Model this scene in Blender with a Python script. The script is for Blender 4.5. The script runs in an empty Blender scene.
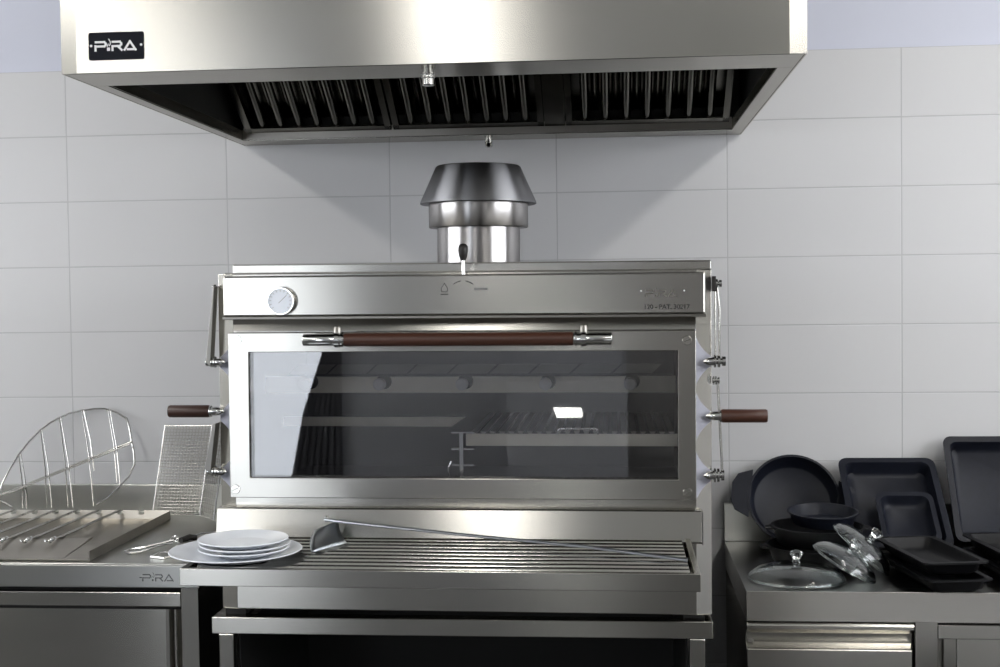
import bpy, bmesh, math, random
from mathutils import Matrix, Vector
random.seed(7)
PI = math.pi
sc = bpy.context.scene
COL = sc.collection
W = {}          # world matrix of every object built here

# ------------------------------------------------------------------ materials
def nodes(name):
    m = bpy.data.materials.new(name); m.use_nodes = True
    nt = m.node_tree; nt.nodes.clear()
    out = nt.nodes.new('ShaderNodeOutputMaterial')
    p = nt.nodes.new('ShaderNodeBsdfPrincipled')
    nt.links.new(p.outputs[0], out.inputs[0])
    return m, nt, p

def N(nt, t, **kw):
    n = nt.nodes.new(t)
    for k, v in kw.items(): setattr(n, k, v)
    return n

def plain(name, col, rough=.5, metal=0, spec=.5, vary=.06, scale=30, bump=0):
    m, nt, p = nodes(name)
    g = N(nt, 'ShaderNodeNewGeometry')
    no = N(nt, 'ShaderNodeTexNoise'); no.inputs['Scale'].default_value = scale; no.inputs['Detail'].default_value = 4
    nt.links.new(g.outputs['Position'], no.inputs['Vector'])
    r = N(nt, 'ShaderNodeValToRGB')
    r.color_ramp.elements[0].position = .3; r.color_ramp.elements[1].position = .7
    r.color_ramp.elements[0].color = [c*(1-vary) for c in col]+[1]
    r.color_ramp.elements[1].color = [min(1, c*(1+vary)) for c in col]+[1]
    nt.links.new(no.outputs['Fac'], r.inputs[0]); nt.links.new(r.outputs[0], p.inputs['Base Color'])
    p.inputs['Roughness'].default_value = rough; p.inputs['Metallic'].default_value = metal
    p.inputs['Specular IOR Level'].default_value = spec
    if bump:
        b = N(nt, 'ShaderNodeBump'); b.inputs['Strength'].default_value = bump; b.inputs['Distance'].default_value = .002
        nt.links.new(no.outputs['Fac'], b.inputs['Height']); nt.links.new(b.outputs[0], p.inputs['Normal'])
    return m

def steel(name, col=(.56, .547, .512), rough=.24, aniso=.45, brush='x', grain=.015, blot=.06):
    """stainless steel brushed along one direction: the reflections smear across the grain"""
    m, nt, p = nodes(name)
    g = N(nt, 'ShaderNodeNewGeometry')
    cr = N(nt, 'ShaderNodeVectorMath', operation='CROSS_PRODUCT')
    nt.links.new(g.outputs['Normal'], cr.inputs[0])
    if brush == 'x':
        cr.inputs[1].default_value = (1, .03, .02); vs = (1.0, 500, 700)
    elif brush == 'z':
        cr.inputs[1].default_value = (.02, .03, 1); vs = (260, 260, 1.5)
    else:
        cr.inputs[1].default_value = (.03, 1, .02); vs = (260, 1.5, 260)
    if brush == 'spun':
        cz = N(nt, 'ShaderNodeVectorMath', operation='CROSS_PRODUCT'); cz.inputs[0].default_value = (.01, .01, 1)
        nt.links.new(g.outputs['Normal'], cz.inputs[1]); nt.links.new(cz.outputs[0], cr.inputs[1]); vs = (3, 3, 300)
    nt.nodes.remove(p)
    p = N(nt, 'ShaderNodeBsdfAnisotropic'); p.distribution = 'BECKMANN'
    nt.links.new(p.outputs[0], [n for n in nt.nodes if n.type == 'OUTPUT_MATERIAL'][0].inputs[0])
    nt.links.new(cr.outputs[0], p.inputs['Tangent'])
    p.inputs['Anisotropy'].default_value = -aniso     # wide across the grain, narrow along it
    mp = N(nt, 'ShaderNodeMapping'); mp.inputs['Scale'].default_value = vs
    nt.links.new(g.outputs['Position'], mp.inputs['Vector'])
    no = N(nt, 'ShaderNodeTexNoise'); no.inputs['Scale'].default_value = 1; no.inputs['Detail'].default_value = 5
    nt.links.new(mp.outputs[0], no.inputs['Vector'])
    no2 = N(nt, 'ShaderNodeTexNoise'); no2.inputs['Scale'].default_value = 5; no2.inputs['Detail'].default_value = 3
    nt.links.new(g.outputs['Position'], no2.inputs['Vector'])
    rr = N(nt, 'ShaderNodeMapRange'); rr.inputs['To Min'].default_value = rough-grain; rr.inputs['To Max'].default_value = rough+grain
    nt.links.new(no.outputs['Fac'], rr.inputs['Value']); nt.links.new(rr.outputs[0], p.inputs['Roughness'])
    mx = N(nt, 'ShaderNodeMix', data_type='RGBA')
    mx.inputs[6].default_value = [c*(1-blot) for c in col]+[1]; mx.inputs[7].default_value = [min(1, c*(1+blot)) for c in col]+[1]
    nt.links.new(no2.outputs['Fac'], mx.inputs[0]); nt.links.new(mx.outputs[2], p.inputs['Color'])
    return m

def emit(name, col, s):
    m, nt, p = nodes(name)
    p.inputs['Base Color'].default_value = (.8, .8, .8, 1)
    p.inputs['Emission Color'].default_value = (*col, 1); p.inputs['Emission Strength'].default_value = s
    return m

def tile_mat():
    m, nt, p = nodes('wall_tiles')
    g = N(nt, 'ShaderNodeNewGeometry'); s = N(nt, 'ShaderNodeSeparateXYZ'); nt.links.new(g.outputs['Position'], s.inputs[0])
    def line(sock, pitch, off):
        a = N(nt, 'ShaderNodeMath', operation='SUBTRACT'); nt.links.new(sock, a.inputs[0]); a.inputs[1].default_value = off
        b = N(nt, 'ShaderNodeMath', operation='PINGPONG'); nt.links.new(a.outputs[0], b.inputs[0]); b.inputs[1].default_value = pitch/2
        r = N(nt, 'ShaderNodeMapRange'); r.inputs['From Min'].default_value = .0008; r.inputs['From Max'].default_value = .0024
        nt.links.new(b.outputs[0], r.inputs['Value']); return r.outputs[0]
    lx = line(s.outputs['X'], .5, 0); lz = line(s.outputs['Z'], .2, .085)
    mi = N(nt, 'ShaderNodeMath', operation='MINIMUM'); nt.links.new(lx, mi.inputs[0]); nt.links.new(lz, mi.inputs[1])
    no = N(nt, 'ShaderNodeTexNoise'); no.inputs['Scale'].default_value = 1.3; nt.links.new(g.outputs['Position'], no.inputs['Vector'])
    tc = N(nt, 'ShaderNodeMix', data_type='RGBA'); tc.inputs[6].default_value = (.64, .64, .655, 1); tc.inputs[7].default_value = (.68, .68, .685, 1)
    nt.links.new(no.outputs['Fac'], tc.inputs[0])
    mx = N(nt, 'ShaderNodeMix', data_type='RGBA'); mx.inputs[6].default_value = (.50, .50, .51, 1)
    nt.links.new(tc.outputs[2], mx.inputs[7]); nt.links.new(mi.outputs[0], mx.inputs[0]); nt.links.new(mx.outputs[2], p.inputs['Base Color'])
    b = N(nt, 'ShaderNodeBump'); b.inputs['Strength'].default_value = .5; b.inputs['Distance'].default_value = .001
    nt.links.new(mi.outputs[0], b.inputs['Height']); nt.links.new(b.outputs[0], p.inputs['Normal'])
    p.inputs['Roughness'].default_value = .38
    return m

def wood(name, c1, c2):
    m, nt, p = nodes(name)
    g = N(nt, 'ShaderNodeNewGeometry')
    mp = N(nt, 'ShaderNodeMapping'); mp.inputs['Scale'].default_value = (6, 120, 120); nt.links.new(g.outputs['Position'], mp.inputs['Vector'])
    no = N(nt, 'ShaderNodeTexNoise'); no.inputs['Scale'].default_value = 1; no.inputs['Detail'].default_value = 6; nt.links.new(mp.outputs[0], no.inputs['Vector'])
    mx = N(nt, 'ShaderNodeMix', data_type='RGBA'); mx.inputs[6].default_value = (*c1, 1); mx.inputs[7].default_value = (*c2, 1)
    nt.links.new(no.outputs['Fac'], mx.inputs[0]); nt.links.new(mx.outputs[2], p.inputs['Base Color'])
    p.inputs['Roughness'].default_value = .38
    return m

def glassmat(name, col=(1, 1, 1), ior=1.5, rough=0):
    m, nt, p = nodes(name)
    p.inputs['Base Color'].default_value = (*col, 1); p.inputs['Transmission Weight'].default_value = 1
    p.inputs['IOR'].default_value = ior; p.inputs['Roughness'].default_value = rough
    return m

M = {}
M['steel'] = steel('brushed_steel')
M['hood'] = steel('hood_steel', col=(.58, .566, .525), rough=.25, aniso=.42)
M['steel_z'] = steel('brushed_steel_upright', brush='z', aniso=.4)
M['top'] = steel('worktop_steel', col=(.55, .55, .53), rough=.30, aniso=.3, blot=.12)
M['spun'] = steel('spun_steel', col=(.42, .41, .41), rough=.29, aniso=.4, brush='spun', grain=.008)
M['spun_dark'] = steel('spun_dark_steel', col=(.40, .40, .415), rough=.48, aniso=.55, grain=.01, brush='spun')
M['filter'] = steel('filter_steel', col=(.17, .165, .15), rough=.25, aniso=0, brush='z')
M['dark_lining'] = plain('dark_hood_lining', (.03, .03, .028), .5, .3)  # near-black lining inside the hood
M['chrome'] = steel('polished_steel', col=(.68, .68, .67), rough=.13, aniso=0)
M['bars'] = steel('grill_bar_steel', col=(.66, .65, .61), rough=.2, aniso=.3)
M['tray'] = steel('used_steel', col=(.42, .40, .365), rough=.33, aniso=.3, blot=.25)
M['wire'] = steel('wire_steel', col=(.50, .49, .47), rough=.22, aniso=0)
M['mesh'] = steel('mesh_wire_steel', col=(.46, .45, .43), rough=.3, aniso=0)
M['iron'] = steel('grey_lever_steel', col=(.28, .27, .25), rough=.35, aniso=.2)
M['rake'] = steel('rake_steel', col=(.38, .41, .45), rough=.38, aniso=.2)
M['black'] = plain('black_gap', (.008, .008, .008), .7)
M['soot'] = plain('firebox_soot_shadow', (.022, .022, .024), .75, bump=.4)  # soot in the firebox, also used for the painted knob shadows
M['inner'] = plain('firebox_steel', (.80, .77, .68), .5, .05, vary=.12, scale=8)
M['enamel'] = plain('dark_enamel', (.008, .0095, .016), .42, spec=.22, vary=.12, scale=60)
M['enamel_black'] = plain('black_enamel', (.005, .005, .006), .45, spec=.25, vary=.1)
M['porcelain'] = plain('white_porcelain', (.74, .77, .82), .18, vary=.01)
M['scallop'] = plain('pale_blue_scallop', (.53, .54, .63), .35, vary=.03)
M['plastic'] = plain('black_plastic', (.012, .010, .009), .5)
M['inner_dark'] = plain('sooty_steel', (.13, .125, .115), .6, .2)
M['sign'] = plain('sign_black', (.006, .007, .012), .6, spec=.15)
M['white'] = plain('white_print', (.85, .85, .86), .5, vary=.01)
M['ink'] = plain('black_print', (.02, .02, .02), .5)
M['fade'] = plain('grey_print', (.30, .30, .30), .5)
M['dial'] = plain('dial_white', (.80, .84, .92), .15, vary=.01)
M['wood'] = wood('dark_red_wood', (.032, .012, .007), (.075, .028, .017))
M['wood_l'] = wood('brown_wood', (.022, .010, .007), (.060, .026, .018))
M['tile'] = tile_mat()
M['paint'] = plain('bluish_wall_paint', (.66, .68, .78), .6, vary=.01, scale=3)
M['paint_g'] = plain('grey_front_wall', (.41, .42, .45), .7, vary=.02, scale=3)
M['paint_w'] = plain('white_wall_paint', (.62, .62, .60), .7, vary=.02, scale=3)
M['ceiling'] = plain('ceiling_paint', (.70, .70, .68), .8, vary=.01)
M['floor'] = plain('grey_floor_tile', (.032, .032, .032), .5, vary=.1, scale=4)
M['backdrop'] = plain('dark_grey_backdrop', (.26, .255, .25), .5)
M['occluder'] = plain('charcoal_occluder', (.09, .09, .10), .8)
M['day'] = emit('daylit_glass', (.86, .92, 1.0), 3.1)
M['fill_side'] = emit('side_fill_glow', (.94, .96, 1.0), 7.4)
M['lamp'] = emit('lamp_tube', (1.0, .975, .93), 16)
M['glow_pane'] = emit('reflection_glow', (1.0, 1.0, .93), 22.0)
M['glass'] = glassmat('oven_glass', (.99, .99, 1.0), 1.58)
M['lid'] = glassmat('lid_glass', (.93, .97, .97), 1.48)
M['lamp_body'] = plain('white_lamp_housing', (.7, .7, .7), .5)

# ------------------------------------------------------------------ builders
def thing(name, label, cat, loc=(0, 0, 0), rot=None, group=None):
    o = bpy.data.objects.new(name, None); COL.objects.link(o); o.empty_display_size = .05
    mw = Matrix.Translation(loc)
    if rot is not None: mw = mw @ rot
    o.matrix_world = mw; W[o] = mw
    tag(o, label, cat, group); return o

def tag(o, label=None, cat=None, group=None, kind=None):
    if label: o['label'] = label
    if cat: o['category'] = cat
    if group: o['group'] = group
    if kind: o['kind'] = kind
    return o

def obj(name, bm, mat, parent=None, world=True, smooth=False, bevel=0, seg=2, label=None, kind=None, origin=None):
    if world and parent is not None: bm.transform(W[parent].inverted())
    bmesh.ops.recalc_face_normals(bm, faces=bm.faces)
    me = bpy.data.meshes.new(name); 
    if origin is not None and parent is None: bm.transform(Matrix.Translation(-Vector(origin)))
    bm.to_mesh(me); bm.free()
    me.materials.append(M[mat] if isinstance(mat, str) else mat)
    o = bpy.data.objects.new(name, me); COL.objects.link(o)
    if parent is not None: o.parent = parent; W[o] = W[parent].copy()
    else:
        if origin is not None: o.location = origin; W[o] = Matrix.Translation(origin)
        else: W[o] = Matrix.Identity(4)
    if smooth:
        for p in me.polygons: p.use_smooth = True
        md = o.modifiers.new('split', 'EDGE_SPLIT'); md.split_angle = math.radians(40)
    if bevel:
        b = o.modifiers.new('bevel', 'BEVEL'); b.width = bevel; b.segments = seg; b.limit_method = 'ANGLE'; b.angle_limit = math.radians(40)
    tag(o, label=label, kind=kind); return o

def BM(): return bmesh.new()

def box(bm, x0, x1, y0, y1, z0, z1):
    vs = [bm.verts.new((x, y, z)) for x in (x0, x1) for y in (y0, y1) for z in (z0, z1)]
    for f in ((0, 1, 3, 2), (4, 6, 7, 5), (0, 4, 5, 1), (2, 3, 7, 6), (0, 2, 6, 4), (1, 5, 7, 3)):
        bm.faces.new([vs[i] for i in f])
    return bm

def bx(*a): return box(BM(), *a)

def prism(bm, pts, fa, fb):
    """closed outline: fa(p), fb(p) give its two 3D copies"""
    a = [bm.verts.new(fa(p)) for p in pts]; b = [bm.verts.new(fb(p)) for p in pts]
    bm.faces.new(a); bm.faces.new(b[::-1]); n = len(pts)
    for i in range(n): bm.faces.new((a[i], b[i], b[(i+1) % n], a[(i+1) % n]))
    return bm

def prism_y(bm, pts, y0, y1): return prism(bm, pts, lambda p: (p[0], y0, p[1]), lambda p: (p[0], y1, p[1]))
def prism_x(bm, pts, x0, x1): return prism(bm, pts, lambda p: (x0, p[0], p[1]), lambda p: (x1, p[0], p[1]))

def tube(bm, pts, r, seg=8, closed=False, flat=None):
    pts = [Vector(p) for p in pts]; n = len(pts); rings = []
    rs = r if isinstance(r, (list, tuple)) else [r]*n
    up = None
    for i, p in enumerate(pts):
        if closed: d = pts[(i+1) % n]-pts[i-1]
        else: d = pts[min(i+1, n-1)]-pts[max(i-1, 0)]
        d.normalize()
        if up is None: up = Vector((0, 0, 1)) if abs(d.z) < .9 else Vector((0, 1, 0))
        u = d.cross(up)
        if u.length < 1e-5: u = d.cross(Vector((1, .1, 0)))
        u.normalize(); v = u.cross(d).normalized(); up = v
        k = flat or 1
        rings.append([bm.verts.new(p+rs[i]*(math.cos(2*PI*j/seg)*u+math.sin(2*PI*j/seg)*v*k)) for j in range(seg)])
    m = n if closed else n-1
    for i in range(m):
        a, b = rings[i], rings[(i+1) % n]
        for j in range(seg): bm.faces.new((a[j], b[j], b[(j+1) % seg], a[(j+1) % seg]))
    if not closed: bm.faces.new(rings[0][::-1]); bm.faces.new(rings[-1])
    return bm

def lathe(bm, prof, mat=None, seg=40, caps=True):
    """prof = [(r, h)] turned round the local z axis, then moved by mat"""
    mat = mat or Matrix.Identity(4); rings = []
    for r, h in prof:
        if r < 1e-6: rings.append([bm.verts.new(mat @ Vector((0, 0, h)))])
        else: rings.append([bm.verts.new(mat @ Vector((r*math.cos(2*PI*j/seg), r*math.sin(2*PI*j/seg), h))) for j in range(seg)])
    for a, b in zip(rings, rings[1:]):
        for j in range(seg):
            k = (j+1) % seg
            if len(a) == 1 and len(b) == 1: continue
            if len(a) == 1: bm.faces.new((a[0], b[k], b[j]))
            elif len(b) == 1: bm.faces.new((a[j], a[k], b[0]))
            else: bm.faces.new((a[j], a[k], b[k], b[j]))
    if caps:
        if len(rings[0]) > 1: bm.faces.new(rings[0][::-1])
        if len(rings[-1]) > 1: bm.faces.new(rings[-1])
    return bm

def T(x, y, z): return Matrix.Translation((x, y, z))
def axis(p, d):
    """matrix whose z axis runs along d from p"""
    return T(*p) @ Vector(d).to_track_quat('Z', 'Y').to_matrix().to_4x4()

def ring_y(bm, X0, X1, Z0, Z1, x0, x1, z0, z1, ya, yb):
    """flat rectangular frame in one piece, thickness ya..yb"""
    def L(a, b, c, d, y): return [bm.verts.new(p) for p in ((a, y, c), (b, y, c), (b, y, d), (a, y, d))]
    oa, ia, ob, ib = L(X0, X1, Z0, Z1, ya), L(x0, x1, z0, z1, ya), L(X0, X1, Z0, Z1, yb), L(x0, x1, z0, z1, yb)
    for i in range(4):
        j = (i+1) % 4
        for q in ((oa[i], oa[j], ia[j], ia[i]), (ob[i], ob[j], ib[j], ib[i]), (oa[i], oa[j], ob[j], ob[i]), (ia[i], ia[j], ib[j], ib[i])): bm.faces.new(q)
    return bm

def rrect(w, d, r, n=6):
    out = []
    for cx, cy, a0 in ((w/2-r, d/2-r, 0), (-w/2+r, d/2-r, PI/2), (-w/2+r, -d/2+r, PI), (w/2-r, -d/2+r, 1.5*PI)):
        for i in range(n+1):
            a = a0+PI/2*i/n; out.append((cx+r*math.cos(a), cy+r*math.sin(a)))
    return out

def loft(bm, loops):
    """closed loops of equal length stacked one after another; ends capped"""
    rings = [[bm.verts.new(p) for p in lp] for lp in loops]; n = len(rings[0])
    for a, b in zip(rings, rings[1:]):
        for j in range(n): bm.faces.new((a[j], a[(j+1) % n], b[(j+1) % n], b[j]))
    bm.faces.new(rings[0][::-1]); bm.faces.new(rings[-1]); return bm

def pan(w, d, h, rim=.014, r=.03, taper=.008, t=.003):
    """rectangular enamelled tray with a flat rim, open at the top, its base at z = 0"""
    def lp(dw, z, rr): return [(x, y, z) for x, y in rrect(w-2*dw, d-2*dw, max(.004, rr))]
    return loft(BM(), [lp(rim+taper+.012, 0, r), lp(rim+taper, .010, r), lp(rim, h-.003, r), lp(0, h-.004, r+.004), lp(0, h, r+.004),
                       lp(rim+t, h, r), lp(rim+t+.003, h-.006, r), lp(rim+taper+t, .013, r), lp(rim+taper+t+.010, t+.001, r)])

def structure(name, bm, mat, parent=None, **k): return obj(name, bm, mat, parent, kind='structure', **k)

# ------------------------------------------------------------------ the room
XL, XR, YF, H = -2.9, 4.9, -7.1, 2.95
wb = structure('wall_back', bx(XL, XR, .006, .15, 0, H), 'paint')
structure('tile_cladding', bx(XL, XR, -.004, .006, 0, 2.285), 'tile', wb)
for nm, xa, xb, xg in (('left', XL-.12, XL, XL-.06), ('right', XR, XR+.12, XR+.06)):  # side windows added, unseen, as fill light under the hood
    wy0, wy1, wz0, wz1 = -4.4, -.8, 1.55, 2.75
    bm = BM(); box(bm, xa, xb, YF, wy0, 0, H); box(bm, xa, xb, wy1, .15, 0, H); box(bm, xa, xb, wy0, wy1, 0, wz0); box(bm, xa, xb, wy0, wy1, wz1, H)
    structure('wall_'+nm, bm, 'paint_w')
    bm = BM(); 
    for k in range(4): yy = wy0+(wy1-wy0-.06)*k/3; box(bm, xg-.03, xg+.03, yy, yy+.06, wz0, wz1)
    box(bm, xg-.03, xg+.03, wy0, wy1, wz0, wz0+.05); box(bm, xg-.03, xg+.03, wy0, wy1, wz1-.05, wz1)
    wn = structure('window_'+('1' if nm == 'left' else '2'), bm, 'lamp_body')
    structure('window_glass', bx(xg-.005, xg+.005, wy0, wy1, wz0, wz1), 'fill_side', wn)
structure('floor', bx(XL-.12, XR+.12, YF-.12, .15, -.1, 0), 'floor')
structure('ceiling', bx(XL-.12, XR+.12, YF-.12, .15, H, H+.1), 'ceiling')
DX0, DX1, DH = -1.55, -.30, 2.12       # glazed door behind the camera, on the left
bm = BM()
box(bm, XL, DX0, YF-.12, YF, 0, H); box(bm, DX0, DX1, YF-.12, YF, DH, H); box(bm, DX1, XR, YF-.12, YF, 0, H)
structure('wall_front', bm, 'paint_g')
d1 = structure('door_1', box(box(box(box(BM(), DX0, DX0+.05, YF-.08, YF-.02, 0, DH), DX1-.05, DX1, YF-.08, YF-.02, 0, DH), DX0+.05, DX1-.05, YF-.08, YF-.02, DH-.06, DH), DX0+.05, DX1-.05, YF-.08, YF-.02, 0, .1), 'steel_z')
structure('door_glass', bx(DX0+.05, DX1-.05, YF-.06, YF-.04, .1, DH-.06), 'day', d1)
bm = bx(1.75, 4.6, YF+.005, YF+.03, 0, 2.6)  # dark slatted panel added unseen to darken reflections in the steel's right side
for i in range(26): box(bm, 1.75, 4.6, YF+.03, YF+.04, .02+i*.1, .095+i*.1)
structure('dark_backdrop', bm, 'backdrop')

# curtain added unseen, shaped to cut the bright reflection in the oven glass
bm = BM(); y0 = YF+.10
edge = [(-.34, 2.2), (-.37, 1.3), (-.41, 1.15), (-.55, .74), (-.63, .33), (-.70, .05)]
front = []
prof_r = .02
n = 14
rows = []
for k, (ex, ez) in enumerate(edge):
    row = []
    for i in range(n*2+1):
        u = i/(n*2); row.append(bm.verts.new((ex+u*(-.27-ex), y0+.02*math.sin(u*n*PI), ez)))
    rows.append(row)
for a, b in zip(rows, rows[1:]):
    for i in range(n*2): bm.faces.new((a[i], a[i+1], b[i+1], b[i]))
cu = obj('reflection_occluder', bm, 'occluder', smooth=True)
md = cu.modifiers.new('thick', 'SOLIDIFY'); md.thickness = .006
tag(cu, 'charcoal curtain added unseen behind the camera to cut the door reflection', 'occluder')

# counter and glowing pane added unseen to put a bright spot in the glass
dc = thing('glow_counter', 'counter added unseen behind the camera, with a glowing pane for the reflection', 'counter', (1.37, -6.75, 0))
obj('body', bx(.95, 1.75, -7.05, -6.45, 0, 1.0), 'paint_g', dc, bevel=.005)
bm = BM(); prism_y(bm, [(1.262, .825), (1.447, .822), (1.452, .762), (1.285, .762)], -6.462, -6.445); obj('glowing_pane', bm, 'glow_pane', dc)

# white box added unseen beside the camera to brighten the right cabinet's steel
fz = thing('bounce_box', 'white box added unseen right of the camera to brighten the steel', 'reflector', (3.3, -3.5, 0))
obj('body', bx(2.55, 4.1, -3.85, -3.15, .03, .84), 'white', fz, bevel=.01); obj('lid', bx(2.54, 4.11, -3.86, -3.14, .845, .90), 'white', fz, bevel=.012)
obj('foot', bx(2.6, 4.05, -3.8, -3.2, 0, .0295), 'backdrop', fz)

# ceiling lamps: three long tubes running from the wall into the room
for x, y0, lab in ((-.68, -1.0, 'long white ceiling tube lamp left of the extractor hood'),
                   (.98, -3.7, 'short white ceiling tube lamp in line with the oven'),
                   (3.09, -.85, 'long white ceiling tube lamp right of the extractor hood')):
    t = thing('ceiling_light', lab, 'lamp', (x, -3.3, H), group='ceiling tube lamps')
    obj('housing', bx(x-.11, x+.11, -5.85, y0, H-.045, H-.001), 'lamp_body', t, bevel=.006)
    obj('diffuser', prism_y(BM(), [(x-.085*math.cos(k*PI/12), H-.046-.07*math.sin(k*PI/12)) for k in range(13)], -5.83, y0-.02), 'lamp', t, smooth=True)

# ------------------------------------------------------------------ extractor hood
HX0, HX1, HY, HZ, HT = .558, 2.041, -1.316, 2.044, 2.50
hood = thing('extractor_hood', 'large brushed steel extractor hood hanging over the oven', 'extractor hood', (1.30, -.66, HZ))
cw, cd = .034, .006
bm = BM()
prism_y(bm, [(HX0+cw, HZ), (HX1-cw, HZ), (HX1-cw, HT), (HX0+cw, HT)], HY, HY+.003)
obj('front_panel', bm, 'hood', hood)
for nm, xa, xb in (('corner_strip', HX0, HX0+cw), ('corner_strip', HX1-cw, HX1)):
    l = xa < 1
    bm = BM()
    p = [(HX0, HY+cd), (HX0+cw, HY), (HX0+cw, HY+.003), (HX0+.003, HY+cd+.003)] if l else [(HX1-cw, HY), (HX1, HY+cd), (HX1-.003, HY+cd+.003), (HX1-cw, HY+.003)]
    prism(bm, p, lambda q: (q[0], q[1], HZ), lambda q: (q[0], q[1], HT)); obj(nm, bm, 'hood', hood)
bm = BM()
box(bm, HX0, HX0+.003, HY+cd+.003, -.006, HZ, HT); box(bm, HX1-.003, HX1, HY+cd+.003, -.006, HZ, HT)
box(bm, HX0, HX1, HY+cd+.003, -.006, HT, HT+.003)
obj('side_panel', bm, 'hood', hood)
obj('duct', bx(1.05, 1.55, -.75, -.35, HT+.003, H-.001), 'steel_z', hood)
# flat rim round the opening, folded up at its inner edge
ix0, ix1, iy0, iy1 = .590, 2.004, -1.155, -.13
bm = BM()
box(bm, HX0+.004, HX1-.004, HY+cd+.004, iy0, HZ, HZ+.003)
box(bm, HX0+.004, ix0, iy0, iy1, HZ, HZ+.003); box(bm, ix1, HX1-.004, iy0, iy1, HZ, HZ+.003)
box(bm, HX0+.004, HX1-.004, iy1, -.008, HZ, HZ+.003)
box(bm, HX0+.004, HX1-.004, iy0-.003, iy0, HZ+.003, HZ+.03)
box(bm, ix0-.003, ix0, iy0, iy1, HZ+.003, HZ+.03); box(bm, ix1, ix1+.003, iy0, iy1, HZ+.003, HZ+.03)
obj('rim', bm, 'steel', hood, bevel=.0008)
obj('grease_gutter', box(box(BM(), ix0, ix1, iy1-.002, iy1+.001, HZ+.003, HZ+.036), ix0, ix1, iy1+.001, -.02, HZ+.004, HZ+.007), 'tray', hood)
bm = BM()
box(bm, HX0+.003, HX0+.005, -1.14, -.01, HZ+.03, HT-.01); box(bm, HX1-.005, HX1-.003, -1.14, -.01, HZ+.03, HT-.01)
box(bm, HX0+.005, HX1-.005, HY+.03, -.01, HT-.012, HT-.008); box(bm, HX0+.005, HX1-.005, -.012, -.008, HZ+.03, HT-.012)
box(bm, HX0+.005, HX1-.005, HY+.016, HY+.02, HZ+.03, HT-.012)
obj('lining', bm, 'dark_lining', hood)
# three baffle filters sloping up towards the front
def grease_filter(x0, x1, nb):
    a = math.radians(33); L = .62
    Rm = T(0, iy1-.005, HZ+.022) @ Matrix.Rotation(-a, 4, 'X')   # local -y runs up the slope
    bm = BM()
    box(bm, x0, x0+.018, -L, 0, 0, .022); box(bm, x1-.018, x1, -L, 0, 0, .022)
    box(bm, x0, x1, -.018, 0, 0, .006); box(bm, x0, x1, -L, -L+.018, 0, .022); box(bm, x0, x1, -L, 0, .055, .058)
    bm.transform(Rm)
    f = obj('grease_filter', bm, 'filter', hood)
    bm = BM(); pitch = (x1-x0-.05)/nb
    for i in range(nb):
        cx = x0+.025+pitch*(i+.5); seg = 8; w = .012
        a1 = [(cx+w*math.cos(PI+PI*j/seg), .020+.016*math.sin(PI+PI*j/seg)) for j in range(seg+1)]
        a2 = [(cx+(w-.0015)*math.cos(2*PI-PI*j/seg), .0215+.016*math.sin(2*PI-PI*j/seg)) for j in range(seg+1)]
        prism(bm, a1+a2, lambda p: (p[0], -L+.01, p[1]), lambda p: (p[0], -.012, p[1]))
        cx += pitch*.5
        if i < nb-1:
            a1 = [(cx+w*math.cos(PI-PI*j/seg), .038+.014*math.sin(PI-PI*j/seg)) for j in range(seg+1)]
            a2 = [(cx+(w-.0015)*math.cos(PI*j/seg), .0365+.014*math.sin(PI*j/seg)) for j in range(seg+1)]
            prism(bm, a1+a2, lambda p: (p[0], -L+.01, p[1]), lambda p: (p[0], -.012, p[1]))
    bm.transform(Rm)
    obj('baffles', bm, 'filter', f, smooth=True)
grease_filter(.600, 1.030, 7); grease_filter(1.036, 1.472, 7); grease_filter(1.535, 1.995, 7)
a = math.radians(33); bm = bx(1.474, 1.533, -.60, 0, 0, .012); bm.transform(T(0, iy1-.005, HZ+.022) @ Matrix.Rotation(-a, 4, 'X')); obj('blank_plate', bm, 'filter', hood)
# drain fittings under the rim
for (x, y, s) in ((1.296, -1.243, 1.0), (1.305, -.066, .85)):
    bm = BM()
    lathe(bm, [(.0095*s, 0), (.0095*s, -.005*s), (.014*s, -.006*s), (.014*s, -.009*s), (.0095*s, -.0095*s), (.0095*s, -.012*s), (.0145*s, -.0125*s),
               (.0145*s, -.0155*s), (.0105*s, -.016*s), (.0130*s, -.018*s), (.0130*s, -.030*s), (.011*s, -.032*s), (0, -.032*s)], T(x, y, HZ), 20)
    obj('drain_fitting', bm, 'chrome', hood, smooth=True)

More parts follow.
